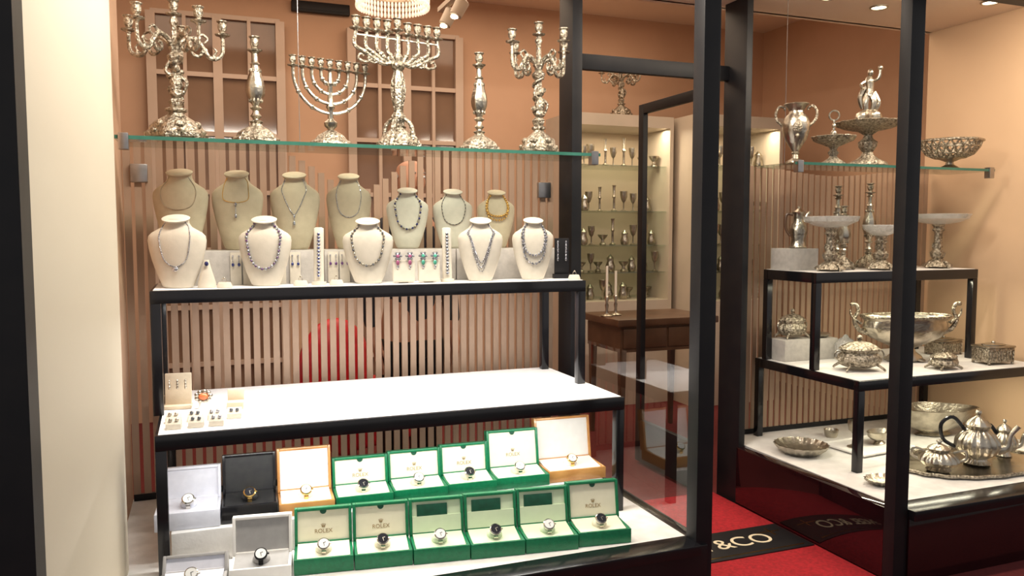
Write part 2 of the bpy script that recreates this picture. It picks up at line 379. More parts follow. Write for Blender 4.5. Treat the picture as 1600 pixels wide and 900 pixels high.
def menorah_round(label,loc,h,span,base):
    o=thing("menorah",label,"menorah",loc,.25,"silver candle pieces on the glass shelf"); R=base/2
    part(o,"base",MB().lathe([(R*.9,0),(R,.006),(R*.95,.018),(R*.75,.028),(R*.62,.045),(R*.34,.060),(R*.2,.068),(0,.068)],32,None,(8,.04)),SILC)
    part(o,"stem",MB().lathe([(.014,.058),(.011,.07),(.026,.085),(.028,.10),(.012,.115),(.011,.15),(.019,.165),(.012,.18),(.010,.25),(.015,.26),(.010,.27),(.008,h-.05),(0,h-.05)],16),SIL)
    cm=cup_mesh(.85); zt=h-.05
    for k in range(4):
        r=(span/2-.015)*(k+1)/4
        for sgn in(-1,1):
            zc=zt-.012
            a=MB().tube([(sgn*r*math.sin(t*pi/2/12),0,zc-r*math.cos(t*pi/2/12)) for t in range(13)]+[(sgn*r,0,zt)],.007,7)
            for t in(4,8): a.ell((sgn*r*math.sin(t*pi/24),0,zc-r*math.cos(t*pi/24)),.011,8,6)
            a=part(o,"arm",a,SIL); part(a,"candle_cup",cm,SILC,loc=(sgn*r,0,zt))
    part(o,"candle_cup",cm,SILC,loc=(0,0,h-.05))
    return o
def menorah_tall(label,loc,h,span,base):
    o=thing("menorah",label,"menorah",loc,.2,"silver candle pieces on the glass shelf"); R=base/2
    b=MB().lathe([(R*.6,.004),(R*.95,.01),(R*.94,.026),(R*.76,.040),(R*.66,.06),(R*.42,.078),(R*.3,.09),(R*.34,.098),(R*.18,.108),(0,.108)],36,None,(4,.10)); feet(b,R*.93,4,1.1,pi/4)
    for i in range(4): b.tube(sm([(R*.7,0,.03),(R*.6,0,.10),(R*.25,0,.13),(R*.2,0,.10)],4),[.012,.007],6,Rz(i*pi/2+pi/4))
    part(o,"base",b,SILC)
    part(o,"stem",MB().lathe([(.015,.10),(.026,.115),(.032,.14),(.018,.16),(.021,.175),(.030,.22),(.034,.26),(.028,.30),(.017,.335),(.027,.345),(.032,.36),(.017,.375),(.023,.39),(.012,.41),(.010,h-.09),(0,h-.09)],32,None,(8,.07)),SILC)
    cm=cup_mesh(1.05); zc=h-.10
    for k in range(8):
        i=(k//2)+1; sgn=-1 if k%2 else 1; x=sgn*(span/2-.02)*i/4
        a=MB().tube(sm([(0,0,.385),(x*.35,0,.375-i*.004),(x*.8,0,.40),(x*1.03,0,.425),(x,0,zc)],6),[.010,.009,.008],7)
        a.tube(sm([(x*.55,0,.385),(x*.75,0,.36),(x*.95,0,.37),(x*.9,0,.39),(x*.82,0,.382)],4),[.007,.004],6)
        a.ell((x*.8,0,.40),(.014,.011,.011))
        a=part(o,"arm",a,SILC); part(a,"candle_cup",cm,SILC,loc=(x,0,zc))
    part(o,"candle_cup",cm,SILC,loc=(0,0,h-.085),label="raised central silver candle cup")
    part(o,"crossbar",MB().tube([(-span/2+.02,0,zc-.012),(span/2-.02,0,zc-.012)],.005,6),SIL)
    return o
ZS=SH+.002
candelabra("ornate silver five-arm candelabra with sculpted figure stem",(-.09,3.46,ZS),.545,.41,.23,5,.2)
baluster("candlestick","tall silver baluster candlestick with lobed footed base",(.21,3.46,ZS),.43,.19)
menorah_round("silver nine-branch menorah with round curved arms",(.51,3.46,ZS),.36,.35,.18)
menorah_tall("tall silver nine-branch menorah with scrolling arms",(.80,3.46,ZS),.58,.42,.195)
baluster("candlestick","tall silver baluster candlestick beside the candelabra",(1.17,3.46,ZS),.44,.19)
candelabra("silver four-arm candelabra with slender figure stem",(1.46,3.46,ZS),.60,.37,.18,4,.35)
# ------------------------------------------------------------ busts & necklaces
SEC=[(0,.23,.12),(.03,.27,.145),(.2,.36,.175),(.4,.44,.20),(.56,.485,.215),(.66,.5,.215),(.725,.485,.205),(.77,.43,.19),(.81,.34,.17),(.85,.255,.155),(.90,.215,.15),(.96,.205,.15)]
def surf(x,z):
    z=max(0,min(.96,z))
    for i in range(len(SEC)-1):
        if SEC[i][0]<=z<=SEC[i+1][0]:
            t=(z-SEC[i][0])/(SEC[i+1][0]-SEC[i][0]); hw=SEC[i][1]*(1-t)+SEC[i+1][1]*t; hd=SEC[i][2]*(1-t)+SEC[i+1][2]*t; break
    return -hd*math.sqrt(max(0,1-(x/hw)**2))
bustmesh={}
def bust(label,loc,w,h,m,rz=0,group="necklace display busts"):
    o=thing("necklace_bust",label,"display bust",loc,rz,group)
    key=(w,h,m.name)
    if key not in bustmesh:
        bustmesh[key]=(MB().loft([(z*h,a*w,b*w,0) for z,a,b in SEC],36).mesh("bust_body",m,60),
          MB().loft([(-.012*h,.21*w,.15*w,0),(0,.235*w,.185*w,0),(.016*h,.24*w,.19*w,0),(.026*h,.215*w,.17*w,0)],28).mesh("neck_cap",m,60))
    part(o,"bust_body",bustmesh[key][0],m); part(o,"neck_cap",bustmesh[key][1],m,loc=(0,-.010,.955*h),rot=(.38,0,0))
    return o
def resample(P,n):
    L=[0]
    for i in range(1,len(P)): L.append(L[-1]+(P[i]-P[i-1]).length)
    out=[];j=0
    for k in range(n):
        t=L[-1]*k/(n-1)
        while j<len(P)-2 and L[j+1]<t: j+=1
        out.append(P[j].lerp(P[j+1],min(1,(t-L[j])/max(1e-9,L[j+1]-L[j]))))
    return out
def npath(w,h,ctrl,off,n):
    full=[(-x,z) for x,z in ctrl[:-1]]+[ctrl[-1]]+[(x,z) for x,z in reversed(ctrl[:-1])]
    s=sm([(x,0,z) for x,z in full],8)
    P=[Vector((p.x*w,surf(p.x,p.z)*w-off,p.z*h)) for p in s]
    return resample(P,n)
def U(zb,wd=.25): return [(.17,.91),(.215,.86),(wd,.77),(wd*1.03,.66),(wd*.75,.66-(.66-zb)*.72),(0,zb)]
def V(zb,wd=.19): return [(.17,.91),(.205,.86),(wd*1.05,.77),(wd*.85,.68),(wd*.45,.68-(.68-zb)*.6),(0,zb)]
def necklace(label,loc,w,h,rz,ctrl,n,r,m,gem=None,gr=None,pend=None,extra=()):
    o=thing("necklace",label,"necklace",loc,rz,"necklaces on the busts")
    c=MB(); P=npath(w,h,ctrl,max(r,.0015)*.8,n)
    c.tube(npath(w,h,ctrl,.001,60),.0016,5)
    if r>.0015:
        for p in P: c.ell(p,r,7,5)
    for e in extra:
        for p in npath(w,h,e,r*.8,n): c.ell(p,r,6,5)
    part(o,"chain",c,m)
    if gem:
        g=MB()
        for i,p in enumerate(P):
            if i%2==0: g.ell(p-Vector((0,r*.6,0)),gr or r*1.2,7,5)
        go=part(o,"gemstones",g,gem); go["kind"]="stuff"
    if pend:
        zb=ctrl[-1][1]; y=surf(0,zb)*w
        d=MB().ell((0,y-.004,zb*h-pend[1]),(pend[0],.004,pend[1]),12,8)
        if pend[3]: d.tube([(0,y-.002,zb*h),(0,y-.002,zb*h-pend[1]-pend[3])],.0014,5); d.ell((0,y-.004,zb*h-pend[1]-pend[3]),(.006,.005,.010))
        part(o,"pendant",d,pend[2])
    return o
ZB=1.467; YB=3.645
for x0,x1 in((-.17,.48),(.485,1.08),(1.085,1.62)):
    solo("display_riser","long beige stone-effect riser block behind the busts","riser",bx(-(x1-x0)/2,(x1-x0)/2,-.115,.115,0,.142,bev=.003),GREYB,((x0+x1)/2,3.65,T1+.003),0,"beige riser blocks on upper table")
BB=[(-.087,.335,.225,VELB),(.136,.335,.215,VELB),(.372,.335,.215,VELB),(.605,.335,.2,VELB),(.87,.275,.195,VELW),(1.085,.273,.19,VELW),(1.30,.273,.185,VELB)]
for i,(x,h,w,m) in enumerate(BB):
    x=x*YB/3.6; rz=-.25+.02*i
    bust("beige velvet necklace bust standing on the riser block" if m is VELB else "cream velvet necklace bust standing on the riser block",(x,YB,ZB),w,h,m,rz)
    L=(x,YB,ZB)
    if i==0: necklace("fine silver chain hanging on a beige bust",L,w,h,rz,U(.5,.3),40,.0013,SIL)
    if i==1: necklace("fine gold Y-shaped chain with long drop",L,w,h,rz,U(.6,.24),40,.0013,GOLD,pend=(.006,.007,DIAM,.05))
    if i==2: necklace("delicate diamond chain with long drop pendant",L,w,h,rz,V(.45,.23),50,.0024,DIAM,pend=(.005,.007,DIAM,.03))
    if i==3: necklace("thin white chain hanging in deep curve",L,w,h,rz,U(.42,.26),40,.0018,DIAM)
    if i==4: necklace("chunky silver necklace of dark blue stones",L,w,h,rz,U(.32,.29),30,.0055,SIL,BLUE,.0052)
    if i==5: necklace("slim dark silver bead necklace on cream bust",L,w,h,rz,U(.4,.28),46,.0028,SIL,GREYG,.0028)
    if i==6: necklace("wide gold collar necklace with pointed front",L,w,h,rz,U(.55,.26),24,.0055,GOLD,extra=(U(.48,.28),))
YF=3.43; ZF=T1+.003
FB=[(-.10,.283,.222),(.232,.280,.212),(.655,.275,.215),(1.163,.28,.205),(1.42,.282,.195)]
for i,(x,h,w) in enumerate(FB):
    rz=-.22; L=(x,YF,ZF)
    bust("white velvet necklace bust at the table edge",L,w,h,VELW,rz)
    if i==0: necklace("slender diamond necklace with oval cluster pendant",L,w,h,rz,U(.30,.25),60,.0026,DIAM,pend=(.012,.009,DIAM,0))
    if i==1: necklace("chunky pearl necklace with purple stones",L,w,h,rz,U(.25,.30),34,.0062,DIAM,PURP,.0048)
    if i==2: necklace("silver collar necklace of large grey stones",L,w,h,rz,U(.28,.30),30,.0058,SIL,GREYG,.0052)
    if i==3: necklace("three-strand diamond necklace falling to a point",L,w,h,rz,V(.22,.27),56,.0028,DIAM,extra=(V(.15,.29),V(.30,.25)))
    if i==4: necklace("diamond flower necklace with dark stones",L,w,h,rz,U(.26,.28),26,.0062,DIAM,GREYG,.0045,extra=(U(.40,.25),))
for x,g in((.445,BLUE),(1.005,GREYG)):
    o=thing("bracelet_stand","tall white velvet bracelet stand between the busts","jewellery stand",(x,3.42,ZF),-.2,"bracelet stands")
    part(o,"pad",MB().loft([(0,.03,.03,0),(.012,.03,.03,0),(.013,.021,.012,0),(.2,.021,.012,.03),(.235,.021,.010,.035),(.24,.012,.006,.035)],20),VELW)
    o=thing("bracelet","diamond and dark stone bracelet draped down a stand","bracelet",(x,3.42,ZF+.03),-.2,"bracelets on stands")
    c=MB(); gg=MB()
    for k in range(13):
        z=.0+.0145*k; y=-.017+.03*(z+.03-.013)/.187-.001
        c.ell((0,y,z+.008),(.008,.004,.007),8,5); gg.ell((0,y-.003,z+.008),(.0045,.003,.0045),7,5)
    part(o,"setting",c,DIAM); go=part(o,"gemstones",gg,g); go["kind"]="stuff"
def drop(s,g,par,dx,y,z):
    a=MB(); b=MB(); a.ell((0,0,0),(.010*s,.005,.010*s),8,6); b.ell((0,-.004,0),(.006*s,.003,.006*s),8,5)
    for k in range(6): a.ell((.011*s*math.cos(k*pi/3),0,.011*s*math.sin(k*pi/3)),.0045*s,6,4)
    a.tube([(0,0,0),(0,0,-.036*s)],.0015,5)
    b2=MB().ell((0,-.002,-.022*s),(.006*s,.004,.009*s),8,6); a.ell((0,0,-.036*s),(.004*s,.003,.006*s),6,4)
    p=part(par,"earring",a,DIAM,loc=(dx,y,z)); part(p,"stone",b,g); part(p,"drop_stone",b2,g)
for x,g,lab in((.80,PINK,"pink"),(.912,TEAL,"green")):
    o=thing("earring_pad","square white satin pad for a pair of earrings","jewellery stand",(x,3.385,ZF),-.15,"white earring pads")
    part(o,"pad",MB().box((0,0,.052),(.096,.022,.095),Rx(-.18),.008,True),VELW); part(o,"prop",bx(-.02,.02,.012,.045,0,.03),VELW)
    o=thing("earrings","pair of large %s stone drop earrings on white pad"%lab,"earrings",(x,3.385,ZF+.105),-.15,"drop earrings")
    for sx in(-1,1): drop(1.3,g,o,sx*.026,-.003,.012)
def mini(x,y,z,w,h,lab,m=VELW,g=SIL,d=.03,rz=-.15):
    o=thing("ring_stand",lab,"jewellery stand",(x,y,z),rz,"small white jewellery stands")
    part(o,"block",MB().loft([(0,w/2,d/2,0),(h*.2,w/2,d/2,0),(h*.9,w*.40,d*.35,.003),(h,w*.34,d*.25,.003)],20),m)
    t=MB().tube([(.008*math.cos(a*pi/8),-.002,h+.006+.008*math.sin(a*pi/8)) for a in range(16)],.0014,6,None,True); t.ell((0,-.002,h+.016),(.005,.004,.004),8,5)
    part(o,"ring",t,g)
for x in(.07,.365,.51): mini(x,3.37,ZF,.06,.022,"small low white ring pad holding one ring")
mini(1.60,3.36,ZF,.06,.022,"small low white ring pad holding one ring")
o=thing("pendant_stand","narrow white cone stand with a blue drop pendant","jewellery stand",(.005,3.40,ZF)); part(o,"cone",MB().loft([(0,.034,.022,0),(.02,.034,.022,0),(.09,.014,.010,.006),(.11,.010,.007,.008)],20),VELW)
part(o,"pendant",MB().ell((0,-.013,.095),(.008,.005,.010)),BLUE)
for x in(.30,.36,.52,.57,.17,.12):
    o=thing("earring_card","slim white card with small stone drop earrings","jewellery stand",(x,3.52,ZF),0,"small earring cards by the riser")
    part(o,"card",bx(-.022,.022,.004,.008,0,.135,bev=.001),VELW)
    for s in(-.012,.012):
        p=part(o,"earring",MB().tube([(0,0,.03),(0,0,.0)],.0015,5).ell((0,-.001,.03),.004,6,4),DIAM,loc=(s,.001,.09)); part(p,"stone",MB().ell((0,-.002,-.006),(.006,.004,.008),7,5),BLUE if x<.5 else PURP)
o=thing("earring_rack","dark upright rack hung with long silver earrings","jewellery stand",(1.585,3.47,ZF),-.2); part(o,"panel",MB().bb(-.035,.035,-.004,.004,.02,.19,bev=.002).bb(-.04,.04,-.02,.02,0,.02),BLACKM)
for s in(-.02,.02):
    e=MB()
    for k in range(6): e.ell((s,-.007,.17-.016*k),(.005,.003,.009),7,5)
    part(o,"earring",e,DIAM)
# ------------------------------------------------------------ lower white table jewellery
ZT=T2+.003
o=thing("earring_stand","cream two-post earring display card stand","jewellery stand",(-.115,3.44,ZT),-.1)
part(o,"board",MB().box((0,.01,.075),(.10,.012,.13),Rx(-.12),.004),VELB); part(o,"foot",bx(-.052,.052,-.03,.03,0,.014,bev=.003),VELB)
for s in(-.03,.0,.03):
    e=MB()
    for k in range(3): e.ell((s,-.01+.0,.11-.012*k),(.005,.004,.008),7,5)
    part(o,"earring",e,SIL)
o=thing("brooch","coral and diamond flower brooch on a small prop","brooch",(-.02,3.40,ZT))
part(o,"prop",MB().loft([(0,.022,.02,0),(.03,.014,.012,0)],16),LWH)
e=MB()
for k in range(9): e.ell((.026*math.cos(k*2*pi/9),-.006,.05+.020*math.sin(k*2*pi/9)),.010,7,5)
part(o,"setting",e,SIL); part(o,"stone",MB().ell((0,-.008,.05),(.019,.012,.015)),CORAL)
o=thing("ring_box","small open cream ring box on the white table","jewellery box",(.10,3.36,ZT),-.1)
part(o,"box_body",bx(-.032,.032,-.028,.028,0,.028,bev=.004),VELB); part(o,"lid",MB().box((0,.03,.05),(.064,.016,.05),Rx(-.15),.004),VELB)
k=0
for y in(3.19,3.09):
    for x in((-.12,-.045,.025) if y<3.15 else (-.125,-.05,.02,.09)):
        g=(SIL,GREYG,DIAM,GREYG)[k%4]; k+=1
        o=thing("earring_block","small sloped white block with a pair of studs","jewellery stand",(x,y,ZT),-.1,"small earring blocks on white table")
        part(o,"block",MB().add([(-.026,-.022,0),(.026,-.022,0),(.026,.022,0),(-.026,.022,0),(-.026,-.018,.018),(.026,-.018,.018),(.026,.018,.036),(-.026,.018,.036)],[(0,3,2,1),(4,5,6,7),(0,1,5,4),(1,2,6,5),(2,3,7,6),(3,0,4,7)]),VELW)
        for s in(-.011,.011): part(o,"stud",MB().ell((s,-.004,.031),.007,8,5),g)
# ------------------------------------------------------------ watch boxes & watches
def crown(s):
    m=MB(); m.tube([(s*.28*math.cos(a*pi/8),0,s*.1*math.sin(a*pi/8)) for a in range(16)],s*.05,5,None,True)
    for i in range(5):
        a=(i-2)*.42; m.tube([((i-2)*s*.12,0,s*.06),(math.sin(a)*s*.62,0,s*(.25+.42*math.cos(a)))],[s*.09,s*.035],5); m.ell((math.sin(a)*s*.66,0,s*(.28+.44*math.cos(a))),(s*.08,s*.03,s*.08),7,5)
    return m
def wbox(label,loc,w,d,hb,hl,mo,ml,rz=-.13,book=False,tilt=.17,brand=True,group="open watch boxes"):
    o=thing("watch_box",label,"watch box",loc,rz,group); t=.011
    part(o,"box_body",MB().bb(-w/2,w/2,-d/2,-d/2+t,0,hb,bev=.003).bb(-w/2,w/2,d/2-t,d/2,0,hb,bev=.003).bb(-w/2,-w/2+t,-d/2+t,d/2-t,0,hb,bev=.003).bb(w/2-t,w/2,-d/2+t,d/2-t,0,hb,bev=.003).bb(-w/2+t,w/2-t,-d/2+t,d/2-t,0,.012),mo)
    part(o,"insert",MB().add([(-w/2+t,-d/2+t,.012),(w/2-t,-d/2+t,.012),(w/2-t,d/2-t,.012),(-w/2+t,d/2-t,.012),(-w/2+t,-d/2+t,hb-.010),(w/2-t,-d/2+t,hb-.010),(w/2-t,d/2-t,hb+.010),(-w/2+t,d/2-t,hb+.010)],[(0,3,2,1),(4,5,6,7),(0,1,5,4),(1,2,6,5),(2,3,7,6),(3,0,4,7)]),ml)
    part(o,"cushion",MB().ell((0,-.008,hb+.006),(.030,.026,.022),14,9),ml)
    lid=MB(); D=.040
    lid.bb(-w/2,w/2,D-.010,D,0,hl).bb(-w/2,-w/2+t,0,D-.01,0,hl,bev=.003).bb(w/2-t,w/2,0,D-.01,0,hl,bev=.003).bb(-w/2+t,w/2-t,0,D-.01,hl-t,hl,bev=.003).bb(-w/2+t,w/2-t,0,D-.01,0,t,bev=.003)
    L=part(o,"lid",lid,mo,loc=(0,d/2-.03,hb+.001),rot=(-tilt,0,0))
    part(L,"lining",bx(-w/2+t,w/2-t,D-.032,D-.009,t,hl-t),ml)
    y=D-.0325
    if brand:
        part(L,"lettering",text_mesh("ROLEX",.021,GOLDT),GOLDT,loc=(0,y,hl*.34),rot=(pi/2,0,0))
        part(L,"crown_emblem",crown(.016),GOLDT,loc=(0,y,hl*.34+.015))
        part(L,"pull_tab",MB().lathe([(.012,0),(.012,.002),(0,.002)],16,Tr(0,y,hl-t-.002)@Rx(pi/2)),GREEND)
    if book:
        part(L,"pocket",bx(-w/2+t,w/2-t,D-.040,D-.0325,t,hl*.52),ml)
        part(L,"booklet",MB().bb(-w*.36,w*.20,D-.037,D-.0325,hl*.50,hl*.84,bev=.001),GREEND)
    return o
def watch(loc,rz,m,dial,lab,g="watches on cushions",sc=1.1):
    o=thing("wristwatch",lab,"watch",loc,rz,g,sc)
    b=MB(); R=.027
    for i in range(22):
        a=2*pi*i/22
        b.box((0,0,R),(.017-.004*abs(math.sin(a/2)),.0078,.0035),Rx(a+.3),.0008)
    part(o,"band",b,m)
    M=Rx(.75)@Tr(0,0,R+.001)
    part(o,"case",MB().lathe([(.017,-.004),(.0205,-.002),(.0205,.004),(.017,.007),(.0165,.0055)],24,M).tube([(.020,0,.001),(.025,0,.001)],.003,8,M),m)
    part(o,"dial",MB().lathe([(.0165,.0050),(.0165,.0064),(0,.0064)],24,M),dial)
    part(o,"hands",MB().box((.003,.002,.0072),(.009,.0012,.0006),M@Rz(.3)).box((0,-.004,.0072),(.0012,.012,.0006),M@Rz(.2)),BLACKM if dial is DIALW else SIL)
    return o
PZ=FZ+.001
def place_watch(b,hb,m,dial,lab):
    rz=b.rotation_euler.z; dy=-.008
    watch((b.location.x-dy*math.sin(rz),b.location.y+dy*math.cos(rz),b.location.z+hb+.008),rz,m,dial,lab)
FR=[(.377,2.895,.207,.132,False),(.586,2.865,.207,.134,False),(.795,2.835,.208,.136,True),(1.003,2.805,.206,.140,True),(1.212,2.78,.207,.143,True),(1.428,2.765,.215,.150,False)]
for i,(x,y,w,hl,bk) in enumerate(FR):
    b=wbox("open green watch box with "+("pale green lining and booklet" if bk else "cream lining and crown emblem"),(x,y,PZ),w,.16,.056,hl,GREEN,LPALE if bk else LCREAM,-.13,brand=not bk,book=bk)
    place_watch(b,.056,SILD,(DIALW,DIALB)[i%2],"steel wristwatch with %s dial on a cushion"%("white","black")[i%2])
b=wbox("open grey-lined watch box beside the green boxes",(.160,2.885,PZ),.205,.15,.055,.135,LWH,LGREY,-.13,brand=False); place_watch(b,.055,BLACKM,DIALW,"white-dial wristwatch with black leather strap")
b=wbox("open pale grey watch box near the table leg",(-.065,2.81,PZ),.21,.15,.05,.065,LGREY,LLIL,-.13,brand=False,tilt=.5); place_watch(b,.05,SILD,DIALW,"steel wristwatch lying in a pale lined box")
solo("display_riser","long low white riser block under the table","riser",bx(-.88,.88,-.20,.2,0,.12,bev=.004),MARB,(.74,3.27,PZ),0)
PR=PZ+.121
BR=[(-.080,3.18,.225,.065,.125,LLIL,LLIL,"open silver-grey watch box with pale lilac lining",SILD,DIALW,"silver wristwatch with leather strap on pale cushion"),
(.138,3.18,.20,.065,.153,BLACK,LBLK,"open glossy black watch box with black lining",GOLD,DIALB,"gold wristwatch with dark dial on black cushion"),
(.348,3.18,.21,.05,.173,WOOD,LWH,"open honey wood watch box with cream lining",GOLD,DIALW,"gold wristwatch with white dial on cream cushion")]
for x,y,w,hb,hl,mo,ml,lab,wm,wd,wl in BR:
    b=wbox(lab,(x,y,PR),w,.17,hb,hl,mo,ml,-.05,brand=False); place_watch(b,hb,wm,wd,wl)
for i,(x,w,hl) in enumerate([(.572,.226,.118),(.800,.224,.123),(1.02,.212,.128),(1.247,.238,.168)]):
    b=wbox("open green watch box with cream lining and crown emblem",(x,3.18,PR),w,.16,.048,hl,GREEN,LCREAM,-.05,brand=True); place_watch(b,.048,SILD,(DIALB,DIALW)[i%2],"steel wristwatch with %s dial on a cushion"%("black","white")[i%2])
b=wbox("large open honey wood watch box with white lining",(1.505,3.20,PR),.27,.19,.05,.192,WOOD,LWH,-.05,brand=False); place_watch(b,.05,GOLD,DIALW,"gold wristwatch with white dial on white cushion")
# ------------------------------------------------------------ right bay silver
def hollow(name,label,cat,loc,prof,m=SIL,lob=None,rz=0,extra=None,sx=1,sy=1,group=None,n=32,pn="body"):
    o=thing(name,label,cat,loc,rz,group); part(o,pn,MB().lathe(prof,n,None,lob,sx,sy),m)
    for e in (extra or []): part(o,e[0],e[1],e[2])
    return o
YS=3.48
hollow("urn","two-handled silver amphora urn on a round foot","urn",(2.955,YS,ZS),[(.035,0),(.05,.004),(.046,.016),(.02,.03),(.014,.05),(.022,.06),(.016,.066),(.03,.09),(.056,.13),(.070,.18),(.072,.21),(.060,.245),(.040,.265),(.036,.28),(.052,.305),(.066,.315),(.064,.318),(.04,.31),(.03,.29),(0,.28)],SIL,None,-.6,
 [("handle",MB().tube(sm([(s*.066,0,.20),(s*.098,0,.235),(s*.103,0,.275),(s*.085,0,.305),(s*.062,0,.298),(s*.058,0,.285)],5),[.008,.006],7),SILC) for s in(-1,1)]+[("relief_medallion",MB().ell((0,-.066,.19),(.026,.010,.032)).ell((0,-.066,.145),(.012,.010,.012)),SILC)])
ring=MB().tube([(.026*math.cos(a*pi/10),0,.27+.026*math.sin(a*pi/10)) for a in range(20)],.005,7,None,True)
hollow("tazza","pedestal silver dish with a tall ring handle","dish",(3.21,YS,ZS),[(.06,0),(.07,.006),(.06,.016),(.03,.035),(.018,.05),(.028,.07),(.016,.085),(.024,.10),(.055,.115),(.10,.135),(.113,.155),(.110,.158),(.06,.128),(0,.12)],SILC,(12,.06),-.5,[("stem",MB().tube([(0,0,.12),(0,0,.245)],.006,8).ell((0,0,.17),(.018,.018,.024)).ell((0,0,.215),(.011,.011,.014)),SIL),("ring_handle",ring,SIL)],n=48)
fg=MB(); z0=.27
fg.lathe([(.055,z0-.02),(.062,z0),(.055,z0+.025),(.035,z0+.04),(0,z0+.045)],28,None,(7,.18))
fg.tube(sm([(-.014,0,z0+.03),(-.020,-.006,z0+.08),(-.010,0,z0+.13)],4),[.014,.018],8).tube(sm([(.016,0,z0+.03),(.024,-.01,z0+.08),(.010,0,z0+.13)],4),[.014,.018],8)
fg.tube(sm([(0,0,z0+.12),(.002,-.003,z0+.16),(-.002,0,z0+.20),(0,0,z0+.225)],4),[.026,.020,.026,.012],10).ell((.003,-.003,z0+.245),(.017,.018,.021))
fg.tube(sm([(.018,0,z0+.20),(.045,-.01,z0+.215),(.05,-.015,z0+.26)],4),[.010,.007],7).tube(sm([(-.018,0,z0+.20),(-.048,-.01,z0+.18),(-.040,-.03,z0+.15)],4),[.010,.007],7)
fg.tube(sm([(-.03,.01,z0+.05),(-.046,.01,z0+.11),(-.02,.01,z0+.17)],4),[.012,.016],7).tube(sm([(.03,.01,z0+.04),(.05,.0,z0+.08),(.03,.01,z0+.14)],4),[.016,.010],7); fg.ell((.05,-.015,z0+.268),.014)
hollow("centrepiece_stand","large silver comport topped by a standing figure","centrepiece",(3.45,YS,ZS),[(.095,0),(.105,.008),(.095,.024),(.06,.04),(.036,.06),(.026,.08),(.046,.11),(.050,.135),(.026,.155),(.022,.175),(.05,.195),(.12,.21),(.160,.228),(.172,.244),(.166,.248),(.10,.222),(0,.215)],SILC,(14,.045),-.5,[("stem",MB().lathe([(.03,.21),(.022,.23),(.035,.25),(.03,.26),(0,.262)],16),SIL),("figure",fg,SIL)],n=56)
def basket(label,loc,R,h,rz=0):
    o=thing("openwork_bowl",label,"bowl",loc,rz)
    part(o,"foot",MB().lathe([(.05,0),(.06,.006),(.045,.018),(.024,.03),(.02,.045),(.05,.058),(R*.5,.068),(R*.5,.072),(0,.065)],28),SIL)
    b=MB(); n=22
    for k,(r,z) in enumerate([(R*.5,.07),(R*.75,.09),(R*.92,h*.78),(R,h)]):
        b.tube([(r*(1+(.03*math.cos(8*a*2*pi/48) if k==3 else 0))*math.cos(a*2*pi/48),r*(1+(.03*math.cos(8*a*2*pi/48) if k==3 else 0))*math.sin(a*2*pi/48),z) for a in range(48)],.0085 if k==3 else .005,6,None,True)
    for i in range(n):
        for s in(-1,1):
            b.tube([(r*math.cos(2*pi*(i+s*t)/n),r*math.sin(2*pi*(i+s*t)/n),z) for r,z,t in((R*.5,.07,0),(R*.75,.09,.5),(R*.92,h*.78,1.0),(R,h,1.5))],.0055,5)
    part(o,"openwork_sides",b,SILC); return o
basket("openwork pierced silver basket bowl on round foot",(4.07,YS,ZS),.165,.165)
ZU=R1+.003
solo("display_riser","small grey fabric riser block on upper table","riser",bx(-.10,.10,-.08,.08,0,.12,bev=.003),GREYB,(3.145,3.69,ZU))
hollow("claret_jug","silver and glass claret jug with dark wooden handle","jug",(3.16,3.68,ZU+.121),[(.045,0),(.05,.006),(.042,.02),(.038,.05),(.05,.09),(.046,.12),(.03,.15),(.026,.19),(.036,.205),(.02,.215),(.008,.225),(.010,.235),(0,.24)],SIL,None,-.6,[("handle",MB().tube(sm([(-.03,0,.19),(-.065,0,.19),(-.07,0,.12),(-.045,0,.07)],6),.008,8),DWOOD),("spout",MB().tube(sm([(.03,0,.15),(.045,0,.19),(.06,0,.205)],4),[.012,.006],8),SIL)])
def comport(label,loc,R,h,bowl=GLS,rz=0):
    o=thing("comport",label,"comport",loc,rz)
    b=MB().lathe([(.06,.004),(.08,.01),(.07,.024),(.045,.038),(.026,.055),(.036,.07),(.040,.09),(.022,.11),(.020,h-.09),(.032,h-.075),(.024,h-.06),(.034,h-.045),(0,h-.044)],32,None,(6,.09)); feet(b,.078,4,.8)
    for i in range(3): b.ell((.022*math.cos(i*2.1),.022*math.sin(i*2.1),.13),(.012,.012,.022),7,5)
    part(o,"pedestal",b,SILC)
    part(o,"bowl",MB().lathe([(.0,h-.046),(.03,h-.044),(R*.6,h-.032),(R*.92,h-.010),(R,h+.016),(R*.98,h+.018),(R*.88,h-.004),(R*.55,h-.026),(0,h-.036)],54,None,(18,.02)),bowl)
    return o
comport("silver pedestal comport with cut glass dish",(3.20,3.47,ZU),.145,.28)
comport("short silver comport with cut glass bowl",(3.56,3.47,ZU),.10,.235)
comport("wide cut glass comport on figural silver pedestal",(4.05,3.52,ZU),.17,.30)
baluster("candlestick","tall silver table candlestick on upper display table",(3.46,3.70,ZU),.48,.15,"silver candlesticks on upper table")
baluster("candlestick","tall silver table candlestick on upper display table",(3.70,3.70,ZU),.50,.15,"silver candlesticks on upper table")
baluster("candlestick","shorter silver candlestick in front of taller pair",(3.385,3.57,ZU),.36,.12,"silver candlesticks on upper table")
ZL=R2+.003
solo("display_riser","low wide grey fabric riser block on lower table","riser",bx(-.19,.19,-.08,.08,0,.12,bev=.003),GREYB,(3.255,3.735,ZL))
